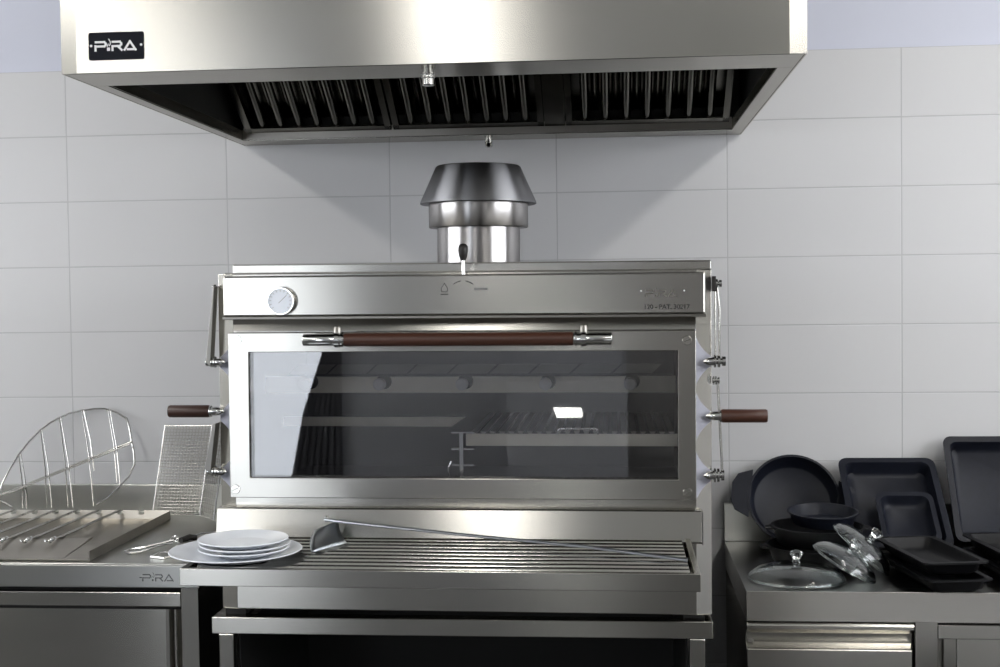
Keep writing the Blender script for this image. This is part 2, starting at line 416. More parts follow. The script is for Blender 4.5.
# ---- strokes for the lettering
def stroke(bm, pts, w, ym, y1, x0, z0, s):
    """a polyline of width w drawn on the plane y = ym (thickness to y1)"""
    for (ax, az), (bx_, bz) in zip(pts, pts[1:]):
        ym -= .00002
        ax, az, bx2, bz2 = x0+ax*s, z0+az*s, x0+bx_*s, z0+bz*s
        dx, dz = bx2-ax, bz2-az; L = math.hypot(dx, dz) or 1; ex, ez = dx/L*w/2, dz/L*w/2; nx, nz = -dz/L*w/2, dx/L*w/2
        q = [(ax-ex*.9+nx, az-ez*.9+nz), (bx2+ex*.9+nx, bz2+ez*.9+nz), (bx2+ex*.9-nx, bz2+ez*.9-nz), (ax-ex*.9-nx, az-ez*.9-nz)]
        prism_y(bm, q, ym, y1)
def pira(bm, x0, z0, s, w, ym, y1):
    """wide letters P, flame-dotted i, R, A; letter height = s"""
    stroke(bm, [(0, 0), (0, .50)], w, ym, y1, x0, z0, s)
    stroke(bm, [(.04, .93), (1.05, .93), (1.2, .75), (1.2, .62), (1.05, .45), (0, .45)], w, ym, y1, x0, z0, s)
    stroke(bm, [(1.52, .09), (1.52, .15)], w*1.5, ym, y1, x0, z0, s)
    stroke(bm, [(1.36, .42), (1.50, .70)], w*.4, ym, y1, x0, z0, s)
    stroke(bm, [(1.56, 1.25), (1.74, .95), (1.74, .7), (1.62, .5)], w*.4, ym, y1, x0, z0, s)
    stroke(bm, [(1.98, 0), (1.98, .45), (2.85, .45), (3.0, .62), (3.0, .75), (2.85, .93), (2.0, .93)], w, ym, y1, x0, z0, s)
    stroke(bm, [(2.62, .42), (3.05, .0)], w, ym, y1, x0, z0, s)
    stroke(bm, [(3.38, 0), (4.02, .95), (4.66, 0)], w, ym, y1, x0, z0, s)
    stroke(bm, [(3.75, .05), (4.5, .05)], w, ym, y1, x0, z0, s)

pts = [(x+.6755+.0, z+2.0965) for x, z in rrect(.114, .055, .004, 4)]
# the plate follows the hood face: x .6185-.7345
bm = BM(); prism_y(bm, pts, HY-.0022, HY-.0003)
plate = obj('name_plate', bm, 'sign', hood, label='black name plate with white lettering')
bm = BM(); pira(bm, .6330, 2.0880, .0178, .0042, HY-.0028, HY-.0021); obj('lettering', bm, 'white', plate)
for x in (.6240, .7275): obj('rivet', lathe(BM(), [(.0026, 0), (.0026, .001), (0, .0018)], axis((x, HY-.002, 2.0975), (0, -1, 0)), 12), 'white', plate)

# ------------------------------------------------------------------ charcoal oven
BX0, BX1, BY, BZ0, BZ1 = .726, 1.886, -.857, .842, 1.640
oven = thing('charcoal_oven', 'wide steel charcoal oven with long glass door and round flue', 'oven', (1.30, -.47, .83))
bm = BM()
ox0, ox1, oz0, oz1 = .80, 1.822, 1.145, 1.475
PX0, PX1 = .7645, 1.8490
ring_y(bm, PX0, PX1, BZ0, BZ1, ox0, ox1, oz0, oz1, BY, BY+.03)
box(bm, BX0, BX0+.04, BY+.03, -.10, BZ0, BZ1); box(bm, BX1-.04, BX1, BY+.03, -.10, BZ0, BZ1)
box(bm, BX0+.04, BX1-.04, -.13, -.10, BZ0, BZ1); box(bm, BX0+.04, BX1-.04, BY+.03, -.13, BZ1-.03, BZ1); box(bm, BX0+.04, BX1-.04, BY+.03, -.13, BZ0, BZ0+.03)
obj('body', bm, 'steel', oven, bevel=.0015)
for q in ([(BX0, BY+.009), (PX0-.0002, BY), (PX0-.0002, BY+.0295), (BX0, BY+.0295)], [(PX1+.0002, BY), (BX1, BY+.009), (BX1, BY+.0295), (PX1+.0002, BY+.0295)]):
    obj('corner_post', prism(BM(), q, lambda p: (p[0], p[1], BZ0), lambda p: (p[0], p[1], BZ1)), 'steel', oven, bevel=.001)
bm = BM()
box(bm, .762, .772, BY+.031, -.14, .90, 1.60); box(bm, 1.832, 1.842, BY+.031, -.14, .90, 1.60)
box(bm, .772, 1.832, -.15, -.14, .90, 1.60); box(bm, .772, 1.832, BY+.031, -.15, 1.59, 1.60); box(bm, .772, 1.832, BY+.031, -.15, 1.08, 1.09)
obj('firebox', bm, 'soot', oven, label='black firebox')
tc = obj('top_cover', prism_x(BM(), [(-.790, BZ1+.001), (-.7895, 1.6615), (-.12, 1.6615), (-.12, BZ1+.001)], .745, 1.889), 'bars', oven, bevel=.0008)
obj('cover_edge_shade', bx(.745, 1.889, -.7885, -.12, 1.6617, 1.6640), 'iron', tc)  # dark strip painting in the shading line along the cover's rim
obj('cover_line_strip', bx(.745, 1.885, -.856, -.791, BZ1+.0005, 1.6430), 'iron', tc)  # thin grey strip drawn as the dark line below the cover
obj('upper_fascia', prism_x(BM(), [(BY-.0085, 1.5045), (BY-.0004, 1.5045), (BY-.0004, 1.5325), (BY-.0010, 1.5325)], PX0, PX1), 'steel', oven)
# control band across the top
BDX0, BDX1, BDZ0, BDZ1, BDY = .7555, 1.869, 1.540, 1.634, -.900
BDX0 = .753
band = obj('control_panel', bx(BDX0, BDX1, BDY, BY-.0005, BDZ0, BDZ1), 'steel', oven, bevel=.004)
obj('panel_lip', bx(BDX0-.001, BDX1+.002, BDY-.003, BY-.001, BDZ0-.007, BDZ0-.0005), 'iron', oven, bevel=.001)
# thermometer
th = obj('thermometer', lathe(BM(), [(.033, 0), (.033, .016), (.0315, .020), (.0290, .020), (.0290, .016), (0, .016)], axis((.8945, BDY, 1.5755), (0, -1, 0)), 40), 'chrome', oven, smooth=True)
fc = obj('dial', lathe(BM(), [(.0285, 0), (.0285, .0015), (0, .0015)], axis((.8945, BDY-.0162, 1.5755), (0, -1, 0)), 40), 'dial', th)
bm = BM()
for i in range(13):
    a = math.radians(-130+i*260/12); c, s = math.sin(a), math.cos(a)
    stroke(bm, [(c*.022, s*.022), (c*.0255, s*.0255)], .0010, BDY-.0182, BDY-.0177, .8945, 1.5755, 1)
stroke(bm, [(-.004, -.004), (.014, .013)], .0012, BDY-.0182, BDY-.0177, .8945, 1.5755, 1)
obj('dial_marks', bm, 'fade', fc)
# damper lever and its printed scale
lv = obj('damper_lever', tube(BM(), [(1.318, -.893, 1.622), (1.318, -.893, 1.672)], .0038, 12), 'chrome', oven, smooth=True)
obj('lever_knob', lathe(BM(), [(0, 0), (.006, .001), (.0095, .012), (.0115, .024), (.0105, .034), (.006, .039), (0, .040)], T(1.318, -.893, 1.665), 20), 'plastic', lv, smooth=True)
bm = BM(); y1 = BDY-.0004; y2 = BDY+.0005
fl = [(0, .022), (.0075, .010), (.006, .002), (-.006, .002), (-.0075, .010), (-.002, .018), (0, .022)]
stroke(bm, fl, .0014, y1, y2, 1.2745, 1.592, 1); stroke(bm, [(-.008, -.0035), (.008, -.0035)], .002, y1, y2, 1.2745, 1.592, 1)
arc = [(.036*math.sin(math.radians(a)), .036*math.cos(math.radians(a))) for a in range(-38, -9, 7)]
stroke(bm, arc, .0018, y1, y2, 1.318, 1.583, 1); stroke(bm, [(-x, z) for x, z in arc], .0018, y1, y2, 1.318, 1.583, 1)
obj('damper_scale', bm, 'ink', band)
bm = BM()
for k in range(5): stroke(bm, [(1.345+k*.006, 1.600), (1.348+k*.006, 1.600)], .005, y1, y2, 0, 0, 1)
obj('scale_mark', bm, 'fade', band)
# faint stamped plate and patent line at the right end
def text_bm(s, size, x, y, z, ext=.0003):
    cu = bpy.data.curves.new('t', 'FONT'); cu.body = s; cu.size = size; cu.extrude = ext; cu.offset = .0003; cu.resolution_u = 3
    o = bpy.data.objects.new('t', cu); COL.objects.link(o)
    dg = bpy.context.evaluated_depsgraph_get(); me = bpy.data.meshes.new_from_object(o.evaluated_get(dg))
    bm = BM(); bm.from_mesh(me); bpy.data.objects.remove(o); bpy.data.curves.remove(cu)
    bm.transform(T(x, y, z) @ Matrix.Rotation(PI/2, 4, 'X')); return bm
sp = obj('stamped_plate', bx(1.712, 1.832, BDY-.0003, BDY+.0005, 1.566, 1.606), 'steel', band)
bm = BM(); pira(bm, 1.735, 1.580, .0150, .0026, BDY-.0014, BDY-.0008); obj('stamped_lettering', bm, 'tray', sp)
for x in (1.7245, 1.8215): obj('rivet', lathe(BM(), [(.0022, 0), (.0018, .002), (0, .0025)], axis((x, BDY-.0003, 1.5925), (0, -1, 0)), 12), 'white', sp, smooth=True)
obj('patent_number', text_bm('120 - PAT. 30217', .0145, 1.730, BDY-.0003, 1.5515), 'ink', band)

# glass door
DY0, DY1 = -.910, -.866
dx0, dx1, dz0, dz1 = .7665, 1.8470, 1.1170, 1.5020
gx0, gx1, gz0, gz1 = .8150, 1.8065, 1.1640, 1.4570
door = obj('glass_door', ring_y(BM(), dx0, dx1, dz0, dz1, gx0, gx1, gz0, gz1, DY0, DY1), 'steel', oven, bevel=.0015)
obj('pane', bx(gx0-.004+.004, gx1, DY0+.006, DY0+.011, gz0, gz1), 'glass', door)
obj('inner_pane', bx(gx0, gx1, DY0+.022, DY0+.027, gz0, gz1), 'glass', door)
obj('door_seal', box(box(box(box(BM(), dx0+.006, ox0, DY1+.0005, BY-.0005, dz0+.006, dz1-.006), ox1, dx1-.006, DY1+.0005, BY-.0005, dz0+.006, dz1-.006), ox0, ox1, DY1+.0005, BY-.0005, oz1, dz1-.006), ox0, ox1, DY1+.0005, BY-.0005, dz0+.006, oz0), 'black', door)
for x, z in ((.7885, 1.4860), (1.8270, 1.4800), (.7800, 1.1370), (1.8270, 1.1350)):
    s = obj('screw', lathe(BM(), [(.0108, 0), (.0108, .0015), (.0100, .0024), (0, .0024)], axis((x, DY0, z), (0, -1, 0)), 24), 'bars', door)
    obj('screw_slot', prism_y(BM(), [(x-.008, z-.0045), (x+.008, z+.003), (x+.008, z+.0045), (x-.008, z-.003)], DY0-.0031, DY0-.0026), 'iron', s)
# bar handle
hz, hy = 1.4875, -.975
hd = obj('door_handle', lathe(BM(), [(.0148, 0), (.0152, .004), (.0152, .512), (.0148, .516)], axis((1.056, hy, hz), (1, 0, 0)), 28), 'wood', door, smooth=True, label='long dark wooden grip of the door handle')
for xa, xb, sx in ((.961, 1.056, 1), (1.572, 1.658, -1)):
    bm = BM(); L = xb-xa
    lathe(bm, [(.0125, 0), (.0135, .002), (.0135, L-.002), (.0125, L)], axis((xa, hy, hz), (1, 0, 0)), 24)
    cx = xb-.022 if sx > 0 else xa+.018
    lathe(bm, [(.0175, 0), (.0175, .011)], axis((cx, hy, hz), (1, 0, 0)), 24)
    lathe(bm, [(.0165, 0), (.0165, .004)], axis((cx+.014*sx, hy, hz), (1, 0, 0)), 24)
    obj('handle_end', bm, 'chrome', hd, smooth=True)
    bm = BM(); lathe(bm, [(.006, 0), (.006, .070)], axis((cx+.0055, DY0+.0, hz), (0, -1, 0)), 14)
    lathe(bm, [(.009, 0), (.009, .016), (.007, .020), (0, .020)], axis((cx+.0055, hy, hz+.010), (0, 0, 1)), 14)
    obj('handle_bracket', bm, 'iron', hd, smooth=True)

# deflector plate under the door
bm = BM()
prism_x(bm, [(-.8575, 1.090), (-.885, 1.090), (-.888, 1.087), (-.905, 1.020), (-.900, 1.016), (-.8575, 1.014)], .7290, 1.8600)
obj('deflector_plate', bm, 'steel', oven, bevel=.001)
obj('deflector_end', bx(1.8600, 1.8625, -.905, -.8575, 1.014, 1.088), 'chrome', oven)
# interior: warming rail with pegs, grill rack, notched post
rail = obj('warming_rail', bx(.775, 1.815, -.615, -.60, 1.339, 1.380), 'inner', oven, bevel=.001)
for x in (.888, 1.077, 1.285, 1.493, 1.702):
    obj('rail_knob', lathe(BM(), [(.010, 0), (.010, .030), (.0155, .032), (.0155, .048), (.013, .052), (0, .052)], axis((x, -.615, 1.364), (.0, -1, 0)), 20), 'lamp_body', rail, smooth=True)
    obj('knob_shadow', lathe(BM(), [(.019, 0), (.019, .006)], axis((x+.005, -.6155, 1.368), (0, -1, 0)), 20), 'soot', rail)  # offset dark disc paints the knob's cast shadow on the rail
bm = BM()
for i in range(11):
    x = .82+i*.105
    if x+.085 > 1.82: break
    prism_y(bm, [(x, 1.384), (x+.098, 1.384), (x+.124, 1.408), (x+.026, 1.408)], -.56, -.555)
obj('smoke_baffle', bm, 'inner_dark', oven)
obj('ash_shelf', prism(BM(), [(.79, 1.243), (1.238, 1.241), (1.275, 1.2665), (.79, 1.2665)], lambda p: (p[0], -.50, p[1]), lambda p: (p[0], -.49, p[1])), 'inner', oven)
bm = bx(1.298, 1.307, -.830, -.815, 1.10, 1.262)
for z in (1.262, 1.223, 1.185): box(bm, 1.279, 1.333, -.832, -.815, z-.0018, z+.0018)
obj('grill_support', bm, 'chrome', oven)
obj('support_pin', tube(BM(), [(1.270, -.80, 1.10), (1.268, -.80, 1.175), (1.276, -.80, 1.190)], .003, 8), 'chrome', oven, smooth=True)
gr = obj('grill_grate', bx(1.312, 1.818, -.815, -.805, 1.229, 1.257), 'inner', oven, label='inner grill grate with a loop handle')
bm = BM()
for i in range(22): x = 1.33+i*.0222; prism_y(bm, [(x-.007, 1.262), (x+.007, 1.262), (x, 1.250)], -.803, -.32)
obj('grate_bars', bm, 'iron', gr)
lp = [(1.530, -.812, 1.255), (1.530, -.815, 1.265), (1.534, -.817, 1.270), (1.619, -.817, 1.270), (1.624, -.815, 1.265), (1.624, -.812, 1.255)]
obj('loop_handle', tube(BM(), lp, .0027, 10), 'chrome', gr, smooth=True)
# front grilling tray
TY = -1.272; TX0, TX1, TZ = .767, 1.833, 1.028
ft = obj('front_shelf', box(box(box(box(BM(), TX0, TX1, TY, TY+.012, .992, TZ), TX0, TX0+.012, TY+.012, -.8575, .992, TZ), TX1-.012, TX1, TY+.012, -.8575, .992, TZ), TX0+.012, TX1-.012, TY+.012, -.8575, .993, .996), 'steel', oven, bevel=.0012)
nb = 10
for i in range(nb):
    y = -1.245+i*.0375
    obj('shelf_bar', lathe(BM(), [(.0088, 0), (.0088, 1.028)], axis((TX0+.019, y, 1.0165), (1, 0, 0)), 16), 'bars', ft, smooth=True)
# flue
cx, cy = 1.308, -.45
obj('flue_pipe', lathe(BM(), [(.109, 0), (.109, .12), (.106, .12), (.106, .001)], T(cx, cy, 1.6642), 64), 'spun', oven, smooth=True)
obj('flue_collar', lathe(BM(), [(.107, 0), (.1295, .001), (.131, .003), (.131, .063), (.128, .066), (.107, .066)], T(cx, cy, 1.761), 64), 'spun', oven, smooth=True)
obj('flue_cap', lathe(BM(), [(.128, 0), (.150, -.002), (.1535, .000), (.153, .004), (.1120, .096), (.108, .099), (.104, .096), (.146, .003)], T(cx, cy, 1.825), 64), 'spun_dark', oven, smooth=True, label='dark conical flue cap')

# pale blue patches on the front frame, scalloped along the edge between the pivots
def scallop(xd, xe, top, bot, piv):
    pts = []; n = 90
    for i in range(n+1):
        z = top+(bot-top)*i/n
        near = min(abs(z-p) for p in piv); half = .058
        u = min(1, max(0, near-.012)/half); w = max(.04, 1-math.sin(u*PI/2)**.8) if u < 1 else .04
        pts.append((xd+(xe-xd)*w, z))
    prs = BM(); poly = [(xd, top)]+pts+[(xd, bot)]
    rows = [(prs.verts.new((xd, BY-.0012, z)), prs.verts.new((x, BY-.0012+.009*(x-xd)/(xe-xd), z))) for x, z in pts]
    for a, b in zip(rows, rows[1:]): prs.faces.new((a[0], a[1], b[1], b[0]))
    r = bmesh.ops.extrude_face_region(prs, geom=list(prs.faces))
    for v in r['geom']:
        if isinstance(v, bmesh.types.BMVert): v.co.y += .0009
    obj('scalloped_patch', prs, 'scallop', oven, label='pale blue scalloped patch beside the door')
scallop(.7655, BX0+.001, 1.515, 1.115, (1.430, 1.302, 1.165))
scallop(1.848, BX1-.001, 1.515, 1.115, (1.430, 1.302, 1.165))

# side linkages
def bullet(bm, p, d, r, L):
    lathe(bm, [(r, 0), (r, L*.35), (r*.85, L*.6), (r*.5, L*.9), (0, L)], axis(p, d), 18)
for side in (-1, 1):
    e = BX0 if side < 0 else BX1
    X = lambda o: e+side*o
    y = -.862
    # horizontal wooden side handle and its acorn nut
    sh = obj('side_handle', lathe(BM(), [(.0135, 0), (.0148, .004), (.0148, .096), (.0135, .100)] if side < 0 else [(.0135, 0), (.0155, .004), (.0155, .101), (.014, .105)], axis((X(.020), y, 1.3150 if side < 0 else 1.3045), (side, 0, 0)), 24), 'wood_l' if side < 0 else 'wood', oven, smooth=True, label='dark wooden side handle')
    bm = BM(); bullet(bm, (X(.019), y, 1.315 if side < 0 else 1.3045), (-side, 0, 0), .0105, .036); lathe(bm, [(.0135, 0), (.0135, .004)], axis((X(.017), y, 1.315 if side < 0 else 1.3045), (side, 0, 0)), 18)
    obj('acorn_nut', bm, 'chrome', sh, smooth=True)
    if side < 0:
        obj('link_arm', prism(BM(), [(-.001, 1.612), (-.004, 1.612), (-.025, 1.432), (-.014, 1.422)], lambda p: (BX0+p[0], -.875, p[1]), lambda p: (BX0+p[0], -.845, p[1])), 'iron', oven, bevel=.001)
        obj('link_arm', prism(BM(), [(-.001, 1.288), (-.010, 1.285), (-.030, 1.180), (-.016, 1.168)], lambda p: (BX0+p[0], -.880, p[1]), lambda p: (BX0+p[0], -.845, p[1])), 'iron', oven, bevel=.001)
        piv = ((1.610, .004, .005, .6), (1.432, .022, .011, 1), (1.172, .010, .0115, 1))
    else:
        obj('link_arm', tube(BM(), [(BX1+.012, y, 1.600), (BX1+.0175, y, 1.55), (BX1+.0165, y, 1.44)], .0028, 10), 'wire', oven, smooth=True)
        obj('link_arm', tube(BM(), [(BX1+.013, y, 1.385), (BX1+.017, y, 1.30), (BX1+.022, y, 1.20), (BX1+.022, y, 1.172)], .0028, 10), 'wire', oven, smooth=True)
        obj('link_arm', tube(BM(), [(BX1+.008, y, 1.600), (BX1+.008, y, 1.44)], .0022, 8), 'wire', oven, smooth=True)
        piv = ((1.608, .010, .009, 1), (1.430, .012, .0125, 1.15), (1.386, .009, .0085, .8), (1.168, .012, .014, 1))
    for z, off, r, k in piv:
        bm = BM(); q = min(1, r/.011)
        lathe(bm, [(a*r, b*q*k) for a, b in ((.8, 0), (.8, .003), (1.2, .0035), (1.2, .007), (.6, .0075), (.6, .010), (1.15, .0105), (1.15, .015), (.55, .016), (.55, .019), (.9, .0195), (.9, .026), (0, .027))], axis((X(.001), y, z), (side, 0, 0)), 20)
        if z < 1.5 and r > .009: bullet(bm, (X(.0005), BY-.010, z), (-side, 0, 0), .009, .022)
        obj('pivot_bolt', bm, 'chrome', oven, smooth=True)
obj('arm_block', bx(BX1+.0005, BX1+.009, -.875, -.850, 1.590, 1.625), 'plastic', oven, bevel=.001)

# ------------------------------------------------------------------ stand under the oven
st = thing('oven_stand', 'low steel stand with square legs carrying the charcoal oven', 'stand', (1.30, -.47, 0))
obj('top_frame', box(box(box(box(BM(), .706, 1.886, -.875, -.835, .789, .829), .706, .746, -.835, -.10, .789, .829), 1.846, 1.886, -.835, -.10, .789, .829), .746, 1.846, -.14, -.10, .789, .829), 'steel', st, bevel=.002)
for x, y in ((.73, -.84), (1.82, -.84), (.73, -.18), (1.82, -.18)): obj('foot_pad', bx(x, x+.05, y, y+.05, .8292, .8440 if x < 1 else .8395), 'black', st)
for x in (.722, 1.832):
    for y in (-.872, -.14): obj('leg', bx(x, x+.036, y, y+.036, 0, .7885), 'steel_z', st, bevel=.003)
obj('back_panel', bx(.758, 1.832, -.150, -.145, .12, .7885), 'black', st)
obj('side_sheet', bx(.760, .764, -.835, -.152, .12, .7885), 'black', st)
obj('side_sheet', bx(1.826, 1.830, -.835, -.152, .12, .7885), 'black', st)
obj('lower_shelf', bx(.7585, 1.8315, -.835, -.152, .10, .119), 'soot', st)

# ------------------------------------------------------------------ worktops and cabinets
# left
LZ, LY, LX1 = .932, -.765, .640
wl = thing('worktop', 'steel worktop left of the oven, with the skewer rack on it', 'worktop', (-.8, -.38, .87))
obj('top_sheet', box(bx(-2.6, LX1, LY, -.006, LZ-.004, LZ), -2.6, LX1, LY, LY+.004, .872, LZ-.004), 'top', wl, bevel=.002, seg=3)
obj('upstand', bx(-2.6, LX1, -.022, -.006, LZ+.0002, 1.017), 'top', wl, bevel=.002)
bm = BM(); pira(bm, .4985, .8895, .0165, .0030, LY-.0006, LY+.0005); stroke(bm, [(-.45, .5), (-.2, .5)], .003, LY-.0006, LY+.0005, .4985, .8895, .0165)
obj('embossed_logo', bm, 'chrome', wl)
cl = thing('counter_cabinet', 'low steel cabinet with a sliding door, left of the oven', 'cabinet', (-.8, -.38, 0))
obj('body', box(box(box(box(BM(), .590, LX1-.006, LY+.012, -.02, .02, .871), -2.58, .590, -.05, -.02, .02, .871), -2.6, .59, LY+.03, -.05, .02, .06), -2.62, -2.58, LY+.012, -.02, .02, .871), 'steel_z', cl, bevel=.0015)
obj('top_rail', bx(-2.58, .5895, LY+.012, LY+.035, .822, .858), 'steel', cl, bevel=.002)
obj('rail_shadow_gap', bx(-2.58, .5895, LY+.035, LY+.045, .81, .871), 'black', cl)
dl = obj('sliding_door', bx(-.62, .538, LY+.050, LY+.066, .065, .812), 'steel', cl, bevel=.001)
obj('door_flange', bx(.538, .5480, LY+.044, LY+.066, .065, .812), 'steel_z', dl, bevel=.001)
obj('door_flange', bx(.560, .5655, LY+.046, LY+.066, .065, .812), 'steel_z', dl, bevel=.001)
obj('inner_side', bx(-2.57, .589, LY+.070, LY+.075, .065, .812), 'iron', cl)
# right
RZ, RY, RX0 = .850, -.655, 1.984
wr = thing('worktop', 'steel worktop right of the oven, crowded with dark baking pans', 'worktop', (3.0, -.33, .78))
obj('top_sheet', box(bx(RX0, 4.2, RY, -.006, RZ-.004, RZ), RX0, RX0+.001, RY+.001, RY+.004, .778, RZ-.004), 'top', wr, bevel=.002, seg=3)
obj('front_edge', prism_x(BM(), [(RY-.001, RZ-.0005), (RY-.0075, .778), (RY-.0035, .778), (RY+.003, RZ-.0045), (RY-.0005, RZ-.0045)], RX0, 4.2), 'steel', wr, bevel=.0006)
obj('upstand', bx(RX0, 4.2, -.022, -.006, RZ+.0002, .963), 'top', wr, bevel=.002)
obj('edge_fold', bx(RX0, RX0+.003, RY+.004, -.023, .778, RZ-.0045), 'top', wr)
cr = thing('counter_cabinet', 'low steel cabinet with a drawer and a sliding door, right of the oven', 'cabinet', (3.0, -.33, 0))
cb = BM()
box(cb, RX0+.004, RX0+.02, RY+.03, -.02, .02, .777); box(cb, 2.392, 2.446, RY+.012, -.02, .02, .777)
box(cb, RX0+.02, 2.392, -.05, -.02, .02, .777); box(cb, 2.446, 4.18, -.05, -.02, .02, .777); box(cb, RX0+.02, 2.392, RY+.03, -.05, .02, .05); box(cb, 2.446, 4.18, RY+.03, -.05, .02, .05)
box(cb, 4.16, 4.2, RY+.012, -.02, .02, .777)
obj('body', cb, 'steel_z', cr, bevel=.0015)
drw = obj('drawer', bx(RX0+.001, 2.383, RY+.004, RY+.024, .40, .7060), 'steel', cr, bevel=.002)
obj('grip_rail', prism_x(BM(), [(RY+.004, .773), (RY-.001, .765), (RY-.001, .757), (RY+.006, .753), (RY+.026, .742), (RY+.032, .716), (RY+.010, .7065), (RY+.034, .7065), (RY+.040, .773)], RX0+.001, 2.387), 'steel', drw, bevel=.0006)
obj('gap', bx(RX0+.02, 2.3915, RY+.041, RY+.046, .39, .776), 'black', cr)
obj('drawer', bx(RX0+.001, 2.383, RY+.004, RY+.024, .06, .392), 'steel', cr, bevel=.002)
obj('top_rail', bx(2.4465, 4.159, RY+.010, RY+.035, .733, .768), 'steel', cr, bevel=.002)
sd = obj('sliding_door', bx(2.500, 3.35, RY+.046, RY+.060, .055, .728), 'steel', cr, bevel=.0015)
obj('door_flange', bx(2.470, 2.4995, RY+.052, RY+.060, .055, .728), 'steel_z', sd)
obj('inner_side', bx(2.4465, 4.159, RY+.066, RY+.070, .055, .776), 'iron', cr)

# ------------------------------------------------------------------ things on the left worktop
rk = thing('skewer_rack', 'steel skewer rack tray on the left worktop, notched along its back', 'rack', (-.35, -.42, LZ))
X0r, X1r = -1.0, .352
bm = BM()
box(bm, X0r, X1r, -.735, -.15, LZ+.0005, LZ+.003)
obj('base_sheet', bm, 'tray', rk)
obj('side_flange', box(BM(), X1r, X1r+.002, -.742, -.15, LZ+.0005, LZ+.026), 'tray', rk)
bm = BM(); prism_x(bm, [(-.742, LZ+.003), (-.740, LZ+.003), (-.560, LZ+.020), (-.545, LZ+.022), (-.545, LZ+.0235), (-.565, LZ+.0235), (-.742, LZ+.005)], X0r, X1r-.07)
prism_x(bm, [(-.742, LZ+.003), (-.740, LZ+.003), (-.62, LZ+.014), (-.62, LZ+.0155), (-.742, LZ+.005)], X1r-.069, X1r-.001)
obj('front_ramp', bm, 'tray', rk)
bm = BM()
def tilt(p0, p1, z0, z1):     # leans back a little
    prism_x(bm, [(-.152+z0*.3, LZ+.003+z0), (-.152+z1*.3, LZ+.003+z1), (-.150+z1*.3, LZ+.003+z1), (-.150+z0*.3, LZ+.003+z0)], p0, p1)
tilt(X0r, X1r-.001, 0, .012)
xs = [X1r-.001]+[.199+.0655*1.0-i*.0655 for i in range(0, 19)]
for a, b in zip(xs, xs[1:]): tilt(max(X0r, b+.008), a-.008 if a < X1r-.002 else a, .012, .024)
obj('notched_back_rail', bm, 'tray', rk)
gsk = 'skewers lying side by side in the rack'
sk0 = None
names = ['first skewer in the rack counted from the right', 'second skewer in the rack counted from the right', 'third skewer in the rack counted from the right',
         'fourth skewer in the rack counted from the right', 'fifth skewer in the rack counted from the right', 'sixth skewer in the rack counted from the right', 'seventh skewer in the rack counted from the right']
for i in range(7):
    xx = .199-i*.0655
    t = thing('skewer', 'flat steel skewer with a ring end, '+names[i], 'skewer', (xx, -.40, LZ+.026), group=gsk)
    if sk0 is None:
        bm = BM(); prism(bm, [(-.0065, -.17), (.0065, -.17), (.0065, .235), (0, .262), (-.0065, .235)], lambda p: (p[0], p[1], 0), lambda p: (p[0], p[1], .0018))
        tube(bm, [(0, -.225, .001), (0, -.165, .001)], .002, 6)
        bl = obj('blade', bm, 'wire', t, world=False)
        ring = [(.009*math.cos(a), -.233+.014*math.sin(a), .004+.004*math.sin(a*2)) for a in [k*2*PI/14 for k in range(14)]]
        bm = tube(BM(), ring, .0022, 6, closed=True)
        tube(bm, [(.005*math.cos(k*1.1), -.218+k*.0035, .003+.004*math.sin(k*1.1)) for k in range(9)], .0018, 6)
        rg = obj('ring_end', bm, 'chrome', t, world=False, smooth=True)
        sk0 = (bl, rg)
    else:
        for s in sk0:
            c = s.copy(); COL.objects.link(c); c.parent = t; W[c] = W[t]

# round hinged wire basket leaning on the wall
rb = thing('wire_grill_basket', 'round double-sided wire grill basket leaning on the tiles above the skewer rack', 'grill basket', (.02, -.10, .958))
def onp(x, z, off=0):     # leaning plane, top against the wall
    f = (z-.955)/.30; s = 1+(-.10+.13*(1-f)*1.0-.0)*0
    return (x, -.135+f*.115-off, z)
ring = [(-.1875, 1.0005), (-.181, 1.035), (-.1666, 1.0704), (-.1434, 1.1159), (-.117, 1.154), (-.0849, 1.1884), (-.058, 1.209), (-.0308, 1.2244), (.0, 1.237), (.0383, 1.2451), (.075, 1.250), (.1099, 1.2506),
        (.150, 1.238), (.1835, 1.2200), (.196, 1.188), (.2065, 1.1537), (.218, 1.120), (.2234, 1.0874), (.208, 1.050), (.1815, 1.0212), (.152, .992), (.1213, .9740)]
obj('outer_ring', tube(BM(), [onp(*p) for p in ring], .0028, 8), 'wire', rb, smooth=True)
obj('hinge_bar', tube(tube(BM(), [onp(-.200, .993, .004), onp(.2065, 1.1537, .004)], .0026, 8), [onp(-.16, 1.004, .012), onp(.2065, 1.148, .012)], .0022, 8), 'wire', rb, smooth=True)
bm = tube(BM(), [onp(-.200, .993), onp(-.165, .978), onp(-.140, .966)], .0028, 8); tube(bm, [onp(-.215, .992), onp(-.195, 1.002), onp(-.1875, 1.02)], .004, 8)
obj('hinge_loop', bm, 'wire', rb, smooth=True)
for (a, b) in (((-.1434, 1.1159), (-.1069, .964)), ((-.136, 1.118), (-.094, .962)), ((-.0849, 1.1884), (-.0316, .9645)), ((-.080, 1.189), (-.016, .9640)),
               ((-.0308, 1.2244), (.034, .965)), ((-.026, 1.226), (.0496, .964)), ((.0383, 1.2451), (.112, .970)), ((.044, 1.246), (.100, 1.07)), ((.120, 1.250), (.176, 1.035)), ((.127, 1.248), (.186, 1.030))):
    m_ = ((a[0]+b[0])/2+.008, (a[1]+b[1])/2)
    obj('cross_wire', tube(BM(), [onp(a[0], a[1], .001), onp(m_[0], m_[1], .008), onp(b[0], b[1], .001)], .0016, 6), 'wire', rb, smooth=True)

